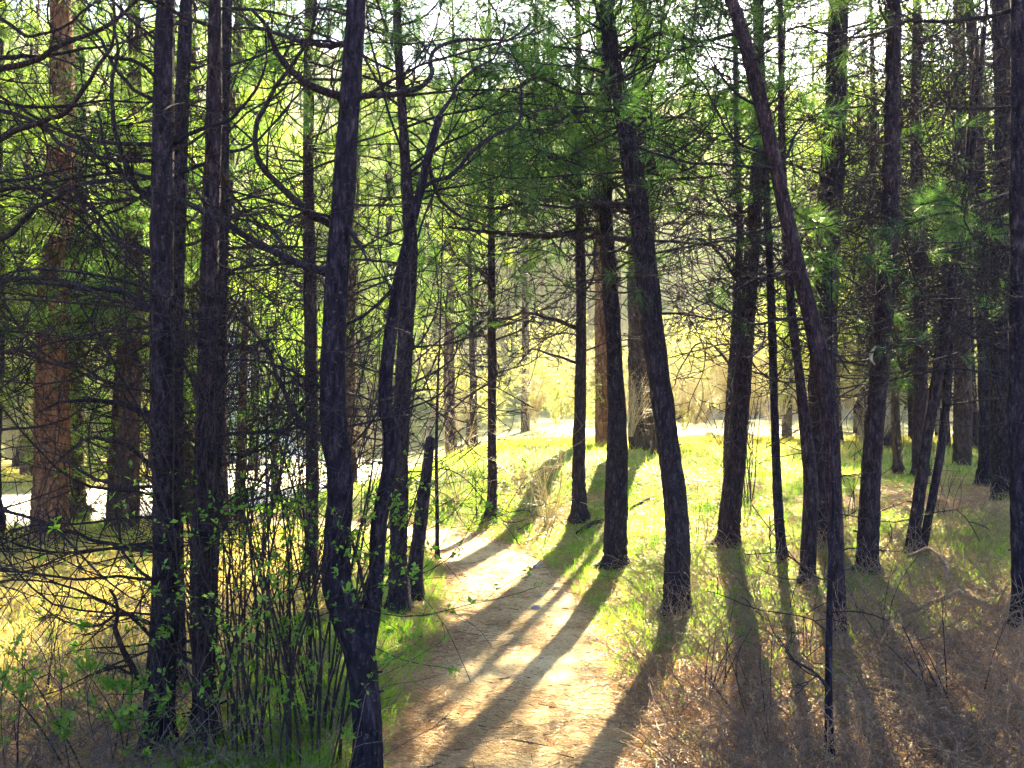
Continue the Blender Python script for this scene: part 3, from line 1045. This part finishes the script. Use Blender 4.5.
VAR = [bg_pine(1, 12.5, .17, 3.2, 2.2, 56, 'bark_mid'),
       bg_pine(2, 15.0, .20, 4.2, 2.5, 64, 'bark_red'),
       bg_pine(3, 10.5, .12, 2.2, 1.9, 52, 'bark'),
       bg_pine(4, 17.5, .22, 5.0, 2.7, 66, 'bark_mid'),
       bg_pine(5, 6.5, .08, .7, 1.6, 52, 'bark_mid', nL=.24, nw=.010, ndead=3),
       bg_pine(6, 10.5, .11, 5.0, 1.5, 30, 'bark', ndead=44),
       bg_pine(7, 17.5, .17, 9.0, 2.4, 46, 'bark', ndead=30)]
HT = [12.5, 15.0, 10.5, 17.5, 6.5, 10.5, 17.5]
used = set()


def put(v, x, y, label, group, s=1.0, rz=None):
    o = VAR[v] if v not in used else copy_tree(VAR[v])
    used.add(v)
    o.location = (x, y, height([x], [y])[0] - .05)
    o.rotation_euler = (0, 0, R() * 6.283 if rz is None else rz)
    o.scale = (s, s, s)
    o['label'] = label
    if group:
        o['group'] = group
    elif 'group' in o:
        del o['group']
    o['category'] = 'tree'
    return o


random.seed(5)
GL, GC, GR = 'green pines crowding behind the left trunks', 'pines standing beyond the central clearing', 'pines packed behind the right trunks'
LL = 'leafy pine in the green mass seen behind the left trunks'
LC = 'sunlit pine beyond the bright central clearing'
LR = 'slender pine in the shaded stand behind the right trunks'


def scatter(n, px0, px1, y0, y1, vs, label, group, s=(.85, 1.15), mind=1.6, avoid=None, clear=0, ref=8):
    pts = []
    for _ in range(n * 30):
        if len(pts) >= n:
            break
        yy = y0 + (y1 - y0) * R()
        x = (px0 + (px1 - px0) * R() - 512) / F * yy
        if any(math.hypot(x - a, yy - b) < mind for a, b in pts):
            continue
        if dist_poly(np.array([x]), np.array([yy]), ROAD)[0] < 4.6:
            continue
        if avoid and avoid(x, yy):
            continue
        v = random.choice(vs)
        sc_ = s[0] + (s[1] - s[0]) * R()
        if clear:
            sc_ = min(sc_, (clear * (yy - ref) - float(height([x], [yy])[0])) / HT[v])
            if sc_ < .45:
                continue
        pts.append((x, yy))
        put(v, x, yy, label, group, sc_)


def lane(x, y):
    """keeps a lane towards the sun thinner so light reaches the path"""
    off = x - y * math.tan(SUN_AZ)
    return -1.6 < off + .9 < 1.0 and y < 40


def sunny(x, y):
    return lane(x, y) or (-2.2 < x < 1.6 and y < 24)

for v, px, yy, s_, lab in [(5, 474, 24, 1.0, 'bare thin pine standing just behind the small lone centre pine'), (3, 452, 31, 1.0, 'tall leafy pine seen between the broken snag and the lone centre pine'), (0, 352, 22, 1.0, 'leafy pine showing behind the fork of the forked black pine'),
                            (6, 786, 29, .95, 'tall high crowned pine far behind the snaking pine'), (6, 815, 36, 1.1, 'tallest high crowned pine far behind the broad dark trunk'),
                            (6, 525, 40, 1.15, 'high crowned pine far beyond the clearing, right of the lone centre pine'), (6, 470, 36, 1.1, 'tall high crowned pine left of the lone centre pine'),
                            (6, 388, 27, .95, 'high crowned pine behind the stems of the forked pine'), (6, 255, 31, 1.05, 'high crowned pine behind the thicket'),
                            (6, 118, 28, 1.0, 'high crowned pine beyond the road, right of the orange ponderosa'), (6, 20, 30, 1.05, 'high crowned pine beyond the road near left border'),
                            (4, 112, 14.4, .9, 'young bushy pine right of the orange ponderosa'),
                            (6, 940, 31, 1.0, 'high crowned pine far behind the V shaped pair')]:
    put(v, (px - 512) / F * yy, yy, lab, GC, s_)
gs = ground(477, 520)
put(4, gs[0], gs[1], 'tiny green pine seedling left of the lone centre pine foot', None, .16)


def left_ring(x, y):
    px = 512 + F * x / y
    return x - .26 * y > -7.3 or -30 < px < 120


scatter(9, -160, 340, 10.5, 16, [0, 2, 4, 2], LL, GL, avoid=left_ring, mind=1.2)
scatter(20, -80, 330, 25, 34, [0, 1, 2, 4], LL, GL, mind=1.5)
scatter(58, -60, 400, 36, 85, [0, 1, 3], LL, GL, s=(.95, 1.3), mind=2.4, clear=.57, ref=12)
scatter(112, 330, 880, 66, 135, [0, 1, 3, 3], LC, GC, s=(1.0, 1.8), mind=2.2, clear=.6, ref=36)
scatter(14, 720, 1060, 14.5, 28, [5, 5, 5, 2], LR, GR, avoid=lambda x, y: x - y * .26 < 2.4, mind=1.2)
scatter(5, 700, 1000, 14.5, 30, [5], LR, GR, avoid=lane, mind=1.2)
scatter(10, 780, 1080, 28, 42, [5, 5, 2], LR, GR, avoid=lambda x, y: x - y * .26 < 2.4, mind=1.7)
scatter(30, 790, 1100, 50, 100, [0, 3, 1], LR, GR, s=(.9, 1.3), mind=1.7, clear=.57, ref=22)


# ------------------------------------------------------------------ shrubs
def shrub(name, label, cat, base, n, Hh, spread, r, stem, leafm=None, nleaf=0, lsize=.02, Y=None, group=None, lvl=1, dens=4, up=.02, seed=0, k=4, lean=(0, 0), foot=.15, z0=.1, zm=2.0):
    random.seed(900 + seed)
    if len(base) == 3:
        g = np.array(base)
    else:
        g = ground(*base)
    root = thing(name, label, cat, g, group)
    b = MB()
    tips = []
    for i in range(n):
        a = R() * 6.283
        t = spread * R()
        d = Vector((math.cos(a) * t + lean[0], math.sin(a) * t + lean[1], 1)).normalized()
        L = Hh * (.55 + .5 * R())
        q = (foot * math.cos(a) * R(), foot * math.sin(a) * R())
        p = (g[0] + q[0], g[1] + q[1], height([g[0] + q[0]], [g[1] + q[1]])[0] - .03)
        limb(b, p, tuple(d), L, r * (.6 + .6 * R()), lvl, dens, tips, k, 0, .0012, .06, up)
    b.build('stem', M[stem], root, origin=g)
    if leafm:
        V = np.vstack(b.v)
        V = V[(V[:, 2] > g[2] + z0 * Hh) & (V[:, 2] < g[2] + zm * Hh)]
        idx = rng.integers(0, len(V), nleaf // 4)
        C = np.repeat(V[idx], 4, 0) + rng.normal(size=(len(idx) * 4, 3)) * lsize * .3
        lb = MB()
        lb.leaves(C, lsize)
        lb.build('foliage', M[leafm], root, origin=g, smooth=False)
    return root


# thicket left of the forked pine
for i, (bx, by, n, hh, lab) in enumerate([
        (232, 762, 13, 2.7, 'tall bare stemmed shrub between second left pine and forked pine'),
        (262, 740, 13, 3.0, 'tall twiggy shrub in the middle of the thicket, few leaves'),
        (288, 765, 13, 2.5, 'leafy shrub at bottom of the thicket left of the forked pine'),
        (312, 735, 13, 2.6, 'green leaved shrub pressed against the forked pine'),
        (246, 690, 12, 3.1, 'reddish stemmed shrub at the rear of the thicket'),
        (300, 690, 12, 2.9, 'bare whippy shrub at the rear of the thicket by forked pine')]):
    shrub('shrub', lab, 'shrub', (bx, by), n, hh, .2, .0062, 'stem', 'leaf', [220, 240, 760, 1500, 140, 400][i], .025, seed=i, lvl=2, dens=2.6, foot=.24, z0=.08, zm=.48, lean=(-.08, 0))
# low leafy shrubs in the lower left corner
for i, (bx, by, n, hh, nl, lab) in enumerate([
        (15, 800, 7, 1.1, 560, 'low leafy shrub at the very corner, bottom left'),
        (95, 775, 7, .8, 600, 'low green shrub left of the foot of lower left pine'),
        (185, 775, 6, .7, 560, 'little bright green shrub at foot of lower left pine'),
        (325, 762, 6, .8, 400, 'small leafy shrub at the foot of forked pine'),
        (40, 700, 6, .9, 120, 'sparse dark stemmed shrub near left border')]):
    shrub('shrub', lab, 'shrub', (bx, by), n, hh, .55, .005, 'stem', 'leaf', nl, .028, seed=20 + i, lvl=2, dens=4, foot=.2, z0=.1)
# bare shrubs
for i, (bx, by, n, hh, sp, r, lab, st) in enumerate([
        (547, 524, 14, 2.0, .45, .007, 'fan of bare tan stems on the bank between two central pines', 'willow'),
        (530, 512, 10, 1.8, .5, .006, 'pale bare bush behind the fan of tan stems', 'willow'),
        (705, 692, 7, .75, .9, .006, 'dark bare shrub below the curved pine', 'stem'),
        (672, 625, 4, .6, .7, .005, 'bare forked twig shrub at the foot of curved pine', 'stem'),
        (748, 505, 12, 2.1, .5, .008, 'bare brown bush behind the sturdy straight pine', 'stem'),
        (465, 545, 5, .9, .6, .004, 'tiny bare sapling bush at path bend', 'willow'),
        (885, 640, 5, .8, .9, .005, 'straggly dry shrub on the shaded bank at right', 'stem'),
        (955, 700, 6, .7, 1.0, .005, 'dry brown shrub low in the right corner', 'stem'),
        (770, 735, 6, .7, 1.0, .004, 'dry twiggy shrub left of young bare stem', 'stem'),
        (895, 455, 10, 1.4, .6, .008, 'grey brush behind the scarred pine', 'stem'),
        (388, 568, 14, 1.1, .5, .005, 'tan brush at left of the broken snag', 'willow'),
        (345, 562, 12, 1.2, .5, .005, 'tan brush behind the fork of the forked pine', 'willow'),
        (425, 552, 9, .6, .6, .004, 'low tan brush where the path bends out of sight', 'willow'),
        (700, 540, 8, .9, .6, .005, 'thin brown bush between the curved pine and the sturdy straight pine', 'stem'),
        (850, 520, 9, 1.1, .6, .006, 'dry brown bush left of the scarred pine', 'stem'),
        (942, 520, 9, 1.0, .7, .006, 'dry brown bush right of the V shaped pair', 'stem'),
        (765, 600, 6, .6, .8, .004, 'low dry bush below the whip thin pole', 'stem'),
        (805, 660, 7, .6, .9, .004, 'dry scrub between the curved pine shadow and young bare stem', 'stem'),
        (455, 500, 12, 2.0, .5, .006, 'yellowish bare bush left of the lone centre pine', 'willow')]):
    shrub('bare_shrub', lab, 'shrub', (bx, by), n, hh, sp, r, st, seed=50 + i, lvl=2, dens=3.4)
# sunlit brush across the clearing and road side
wil = shrub('bare_shrub', 'tan leafless brush beyond the clearing, one of many alike', 'shrub', (0, 22, 0), 30, 2.3, .55, .009, 'willow', seed=80, lvl=2, dens=3.4, up=.035, k=3, group='tan brush beyond the clearing')
yel = shrub('leafy_shrub', 'yellow green spring bush beyond the clearing, one of many alike', 'shrub', (0, 24, 0), 16, 2.4, .6, .010, 'willow', 'leaf_yellow', 2600, .06, seed=81, lvl=2, dens=2.4, k=3, group='yellow green bushes beyond the clearing')
random.seed(77)


def brush(src, n, px0, px1, y0, y1, s0, s1, first=[True]):
    k = 0
    tries = 0
    while k < n and tries < 2000:
        tries += 1
        yy = y0 + (y1 - y0) * R()
        x = (px0 + (px1 - px0) * R() - 512) / F * yy
        if dist_poly(np.array([x]), np.array([yy]), ROAD)[0] < 4.3:
            continue
        o = src if not src.get('placed') else copy_tree(src)
        src['placed'] = 1
        if 'placed' in o and o is not src:
            del o['placed']
        o.location = (x, yy, height([x], [yy])[0] - .03)
        o.rotation_euler = (0, 0, R() * 6.283)
        s = s0 + (s1 - s0) * R()
        o.scale = (s, s, s)
        k += 1


brush(wil, 24, 330, 760, 19, 40, .45, 1.05)
brush(wil, 12, 700, 1020, 17, 34, .6, 1.1)
brush(wil, 16, 620, 1010, 15, 22, .3, .65)
brush(wil, 8, -40, 260, 21, 30, .6, 1.0)
brush(yel, 16, -40, 330, 22, 34, .8, 1.6)
brush(yel, 46, 330, 760, 30, 72, .6, 1.9)
brush(yel, 8, 420, 760, 20, 28, .35, .7)
brush(yel, 22, 680, 1010, 26, 55, .8, 1.8)


# ------------------------------------------------------------------ ground plants and litter (nobody could count them)
def sample(n, x0, x1, y0, y1, ypow=1.0):
    y = y0 + (y1 - y0) * rng.random(n) ** ypow
    x = x0 + (x1 - x0) * rng.random(n)
    return x, y


def fan(n, y0, y1, px0, px1, ypow=1.6):
    y = y0 + (y1 - y0) * rng.random(n) ** ypow
    x = ((px0 + (px1 - px0) * rng.random(n)) - 512) / F * y
    return x, y


def grass_mesh(name, x, y, dens, Lr, wr, lean, bendk, m, kind='stuff', label=None):
    H, d, rd, off, _ = height(x, y, True)
    g, f = cover(x, y, d, rd, off)
    p = dens(x, y, d, rd, off, g, f)
    k = rng.random(len(x)) < p
    x, y, H = x[k], y[k], H[k]
    n = len(x)
    L = (Lr[0] + (Lr[1] - Lr[0]) * rng.random(n) ** 1.5)
    L = L * (1 + .35 * n2(x, y, 2.5, 31.0))
    D = rng.normal(size=(n, 3)) * lean
    D[:, 2] = 1
    D /= np.linalg.norm(D, axis=1)[:, None]
    D *= L[:, None]
    be = rng.normal(size=(n, 3)) * bendk * L[:, None]
    be[:, 2] = -np.abs(be[:, 2]) * .7
    w = wr * (.6 + .8 * rng.random(n)) * np.maximum(1, y / 9)
    b = MB()
    b.bent(np.stack([x, y, H - .01], 1), D, be, w)
    o = b.build(name, m, smooth=False)
    o['kind'] = kind
    if label:
        o['label'] = label
    return o


x, y = fan(420000, 3.2, 24, -80, 1100, 1.5)
edge = n2(x, y, 3.5, 71.0)
clump = sm(-.25, .35, n2(x, y, 5.0, 40.0))
grass_mesh('grass', x, y, lambda x, y, d, rd, off, g, f: g * (.25 + .75 * clump) * (d > .48 + .14 * edge), (.05, .17), .0045, .35, .35, M['grass'], label='short green grass on the path banks')
x, y = fan(260000, 3.6, 30, -120, 1100, 1.3)
grass_mesh('meadow_grass', x, y, lambda x, y, d, rd, off, g, f: f * .8 * (d > .7) * (rd > 4.0), (.06, .26), .005, .35, .4, M['field'], label='yellowish meadow grass in the sunny clearing')
x, y = fan(330000, 3.0, 16, 380, 1100, 1.6)
cl2 = sm(-.3, .4, n2(x, y, 3.0, 50.0))
grass_mesh('dry_grass', x, y, lambda x, y, d, rd, off, g, f: (.25 + .75 * cl2) * (d > .62) * (off > 0) * (1 - .75 * g) * .55, (.05, .26), .0032, 1.0, .8, M['straw'], label='dry tangled grass on the right bank')
x, y = fan(90000, 3.0, 14, -80, 420, 1.5)
grass_mesh('dead_grass', x, y, lambda x, y, d, rd, off, g, f: (d > .7) * (1 - .6 * g) * .5, (.05, .22), .0034, 1.0, .8, M['straw'], label='dry grass under the left pines')


def litter(name, x, y, cond, Lr, w, m, label, lift=.006):
    H, d, rd, off, _ = height(x, y, True)
    k = rng.random(len(x)) < cond(x, y, d, off)
    x, y, H, d = x[k], y[k], H[k], d[k]
    n = len(x)
    L = Lr[0] + (Lr[1] - Lr[0]) * rng.random(n)
    a = rng.random(n) * 6.283
    e = rng.normal(size=n) * .12
    D = np.stack([np.cos(a) * L, np.sin(a) * L, e * L], 1)
    z = H + lift + rng.random(n) * .012 + .024 * (1 - sm(.45, .62, d))
    b = MB()
    b.blades(np.stack([x, y, z], 1) - D * .5, D, w * (.7 + .6 * rng.random(n)) * np.maximum(1, y / 7))
    o = b.build(name, m, smooth=False)
    tag(o, label, 'litter', kind='stuff')
    return o


x, y = fan(120000, 3.2, 13, 330, 680, 1.5)
cl3 = sm(-.2, .5, n2(x, y, 1.6, 60.0))
litter('needle_litter', x, y, lambda x, y, d, off: (d < .95) * (.10 + .55 * cl3 + .5 * sm(.3, .6, d)), (.04, .12), .0028, M['litter'], 'fallen brown pine needles strewn over the path')
x, y = fan(900, 3.2, 12, 330, 700, 1.4)
litter('twig_litter', x, y, lambda x, y, d, off: (d < 1.1) * .8, (.05, .22), .0065, M['twig'], 'small dark twigs and bark bits dropped on the path', .012)
x, y = fan(150000, 3.0, 15, -100, 1100, 1.5)
litter('forest_litter', x, y, lambda x, y, d, off: (d > .6) * .9, (.06, .2), .0034, M['litter'], 'fallen needles and twigs on the forest floor')


# twiggy dead brush low on the right bank and under the left pines
def brushwood(n, px0, px1, y0, y1, name, label, mt):
    random.seed(hash(name) % 1000 if False else len(name) * 7)
    b = MB()
    for _ in range(n):
        yy = y0 + (y1 - y0) * R() ** 1.3
        x = (px0 + (px1 - px0) * R() - 512) / F * yy
        if dist_poly(np.array([x]), np.array([yy]), PATH)[0] < .75:
            continue
        a = R() * 6.283
        d = Vector((math.cos(a), math.sin(a), .25 + 1.2 * R())).normalized()
        limb(b, (x, yy, height([x], [yy])[0] - .01), tuple(d), .15 + .5 * R(), .0040, 1, 8, None, 3, 0, .0014, .12, -.02)
    o = b.build(name, mt)
    tag(o, label, 'undergrowth', kind='stuff')


brushwood(2600, 640, 1060, 3.2, 9.5, 'undergrowth', 'dry twiggy undergrowth on the right bank', M['twig_pale'])
brushwood(800, -40, 380, 3.8, 8, 'dead_undergrowth', 'dry twiggy undergrowth beneath the left pines', M['twig_pale'])


# ------------------------------------------------------------------ fallen branches, needle boughs, stones
def fallen(label, lines, Y, w, mt='twig_pale'):
    b = MB()
    g = None
    for q, w_, y0, y1 in lines:
        pp = np.array([at(x, y, y0 + (y1 - y0) * i / (len(q) - 1)) for i, (x, y) in enumerate(q)])
        hz = height(pp[:, 0], pp[:, 1])
        pp[:, 2] = np.maximum(pp[:, 2], hz + .015)
        if g is None:
            g = np.array([pp[0, 0], pp[0, 1], hz[0]])
        C = catmull(pp, 30)
        C[1:] += .03 * np.stack([vn(C[1:] * 7 + 3), vn(C[1:] * 7 + 9), .4 * vn(C[1:] * 7 + 17)], 1)
        r0 = w_ * .5 * y0 / F
        b.tube(C, np.linspace(r0, r0 * .45, 30), 7, 0, .12)
        add_twigs(b, [tuple(c) for c in C[::3]], r0 * .6, .5, 1, 5, None, 4, 0, .0015, .2)
    root = b.build('fallen_branch', M[mt], None, origin=g)
    tag(root, label, 'fallen branch')


fallen('long grey forked fallen branch lying on the right bank', [([(1040, 630), (1000, 610), (959, 591), (945, 565), (931, 548), (906, 556)], 7, 6.0, 6.9), ([(959, 591), (906, 611), (871, 596), (858, 576)], 5, 6.15, 6.6)], 6, 6)
fallen('dead limb lying on the bank behind the upright path edge pine', [([(578, 538), (600, 526), (630, 520), (650, 505)], 5, 12.0, 13.2)], 12, 5, 'twig')
fallen('short stick lying on dry grass near young bare stem', [([(690, 660), (730, 645), (770, 632)], 3, 6.3, 6.6)], 6, 3)
fallen('pale bent stick on the dry right bank, lower corner', [([(900, 720), (850, 700), (800, 712)], 3.5, 4.9, 5.0)], 6, 3)


def needle_bough(label, parts, brown=False):
    """a living bough: a bent stem with sprays of long needles; it grows from an off-frame pine"""
    b = MB()
    g = None
    tips_c, tips_d = [], []
    for q, w_, y0, y1, fr in parts:
        pp = np.array([at(x, y, y0 + (y1 - y0) * i / (len(q) - 1)) for i, (x, y) in enumerate(q)])
        if g is None:
            g = pp[0].copy()
        C = catmull(pp, 24)
        r0 = w_ * .5 * y0 / F
        b.tube(C, np.linspace(r0, r0 * .4, 24), 6, 0)
        T = np.gradient(C, axis=0)
        T /= np.linalg.norm(T, axis=1)[:, None]
        for i in range(int(24 * fr), 24):
            tips_c.append(C[i])
            tips_d.append(T[i])
    C, D = np.array(tips_c), np.array(tips_d)
    return b, C, D, g


def live_bough(label, parts, per, nL, nw, spread=.8):
    b, C, D, g = needle_bough(label, parts)
    root = thing('pine_bough', label, 'bough', g)
    b.build('stem', M['twig'], root, origin=g)
    c = MB()
    c.needles(C, D, per, nL, nw, spread, 0)
    c.build('needles', M['needle'], root, origin=g)


live_bough('bright green needled bough hanging in front of the right hand trunks', [
    ([(1040, 186), (1003, 196), (965, 210), (930, 216), (893, 230)], 5, 6.2, 5.8, .55),
    ([(965, 210), (945, 200), (920, 205)], 3, 6.0, 5.8, .4),
    ([(985, 203), (970, 222), (945, 232)], 3, 6.1, 5.7, .5)], 30, .21, .0026)
live_bough('blue green needle spray beside the snaking pine', [([(778, 195), (800, 215), (826, 226)], 3, 6.6, 6.2, .45)], 34, .22, .0026)

random.seed(3)
for i, (px, py, s, lab) in enumerate([(535, 612, .045, 'pale rounded stone half sunk in the path'), (537, 570, .05, 'dark stone on upper right of the path'), (541, 599, .03, 'small brown stone on the path below the dark stone'),
                                      (541, 663, .02, 'little pebble in the middle of the path'), (556, 592, .035, 'flat grey stone by right edge of the path')]):
    g = ground(px, py)
    n, k = 9, 12
    th = np.linspace(0, math.pi, n)
    V = []
    for t in th:
        for a in np.arange(k) * 2 * math.pi / k:
            V.append((math.sin(t) * math.cos(a), math.sin(t) * math.sin(a), math.cos(t)))
    V = np.array(V)
    V *= (1 + .28 * vn(V * 1.6 + i * 3.7))[:, None] * s * np.array([1.3, 1.0, .6])
    Q = [(a * k + b, a * k + (b + 1) % k, (a + 1) * k + (b + 1) % k, (a + 1) * k + b) for a in range(n - 1) for b in range(k)]
    b = MB()
    b.add(V, [tuple(reversed(q)) for q in Q])
    o = b.build('stone', M['stone'], None)
    o.location = (g[0], g[1], g[2] + .02 + s * .2)
    o.rotation_euler = (0, 0, R() * 6)
    tag(o, lab, 'stone')



# ------------------------------------------------------------------ hazy forest air
def haze(density, aniso):
    b = MB()
    x0, x1, y0, y1, z0, z1 = -268, 268, -262, 276, -6, 140
    V = [(x, y, z) for z in (z0, z1) for y in (y0, y1) for x in (x0, x1)]
    b.add(np.array(V, float), [(0, 2, 3, 1), (4, 5, 7, 6), (0, 1, 5, 4), (2, 6, 7, 3), (0, 4, 6, 2), (1, 3, 7, 5)])
    m = bpy.data.materials.new('hazy_air')
    m.use_nodes = True
    nt = m.node_tree
    nt.nodes.remove(nt.nodes['Principled BSDF'])
    v = nt.nodes.new('ShaderNodeVolumePrincipled')
    v.inputs['Color'].default_value = (.95, .93, .88, 1)
    v.inputs['Density'].default_value = density
    v.inputs['Anisotropy'].default_value = aniso
    nt.links.new(v.outputs[0], nt.nodes['Material Output'].inputs['Volume'])
    o = b.build('haze', m, smooth=False)
    o['kind'] = 'stuff'


haze(.0004, .5)
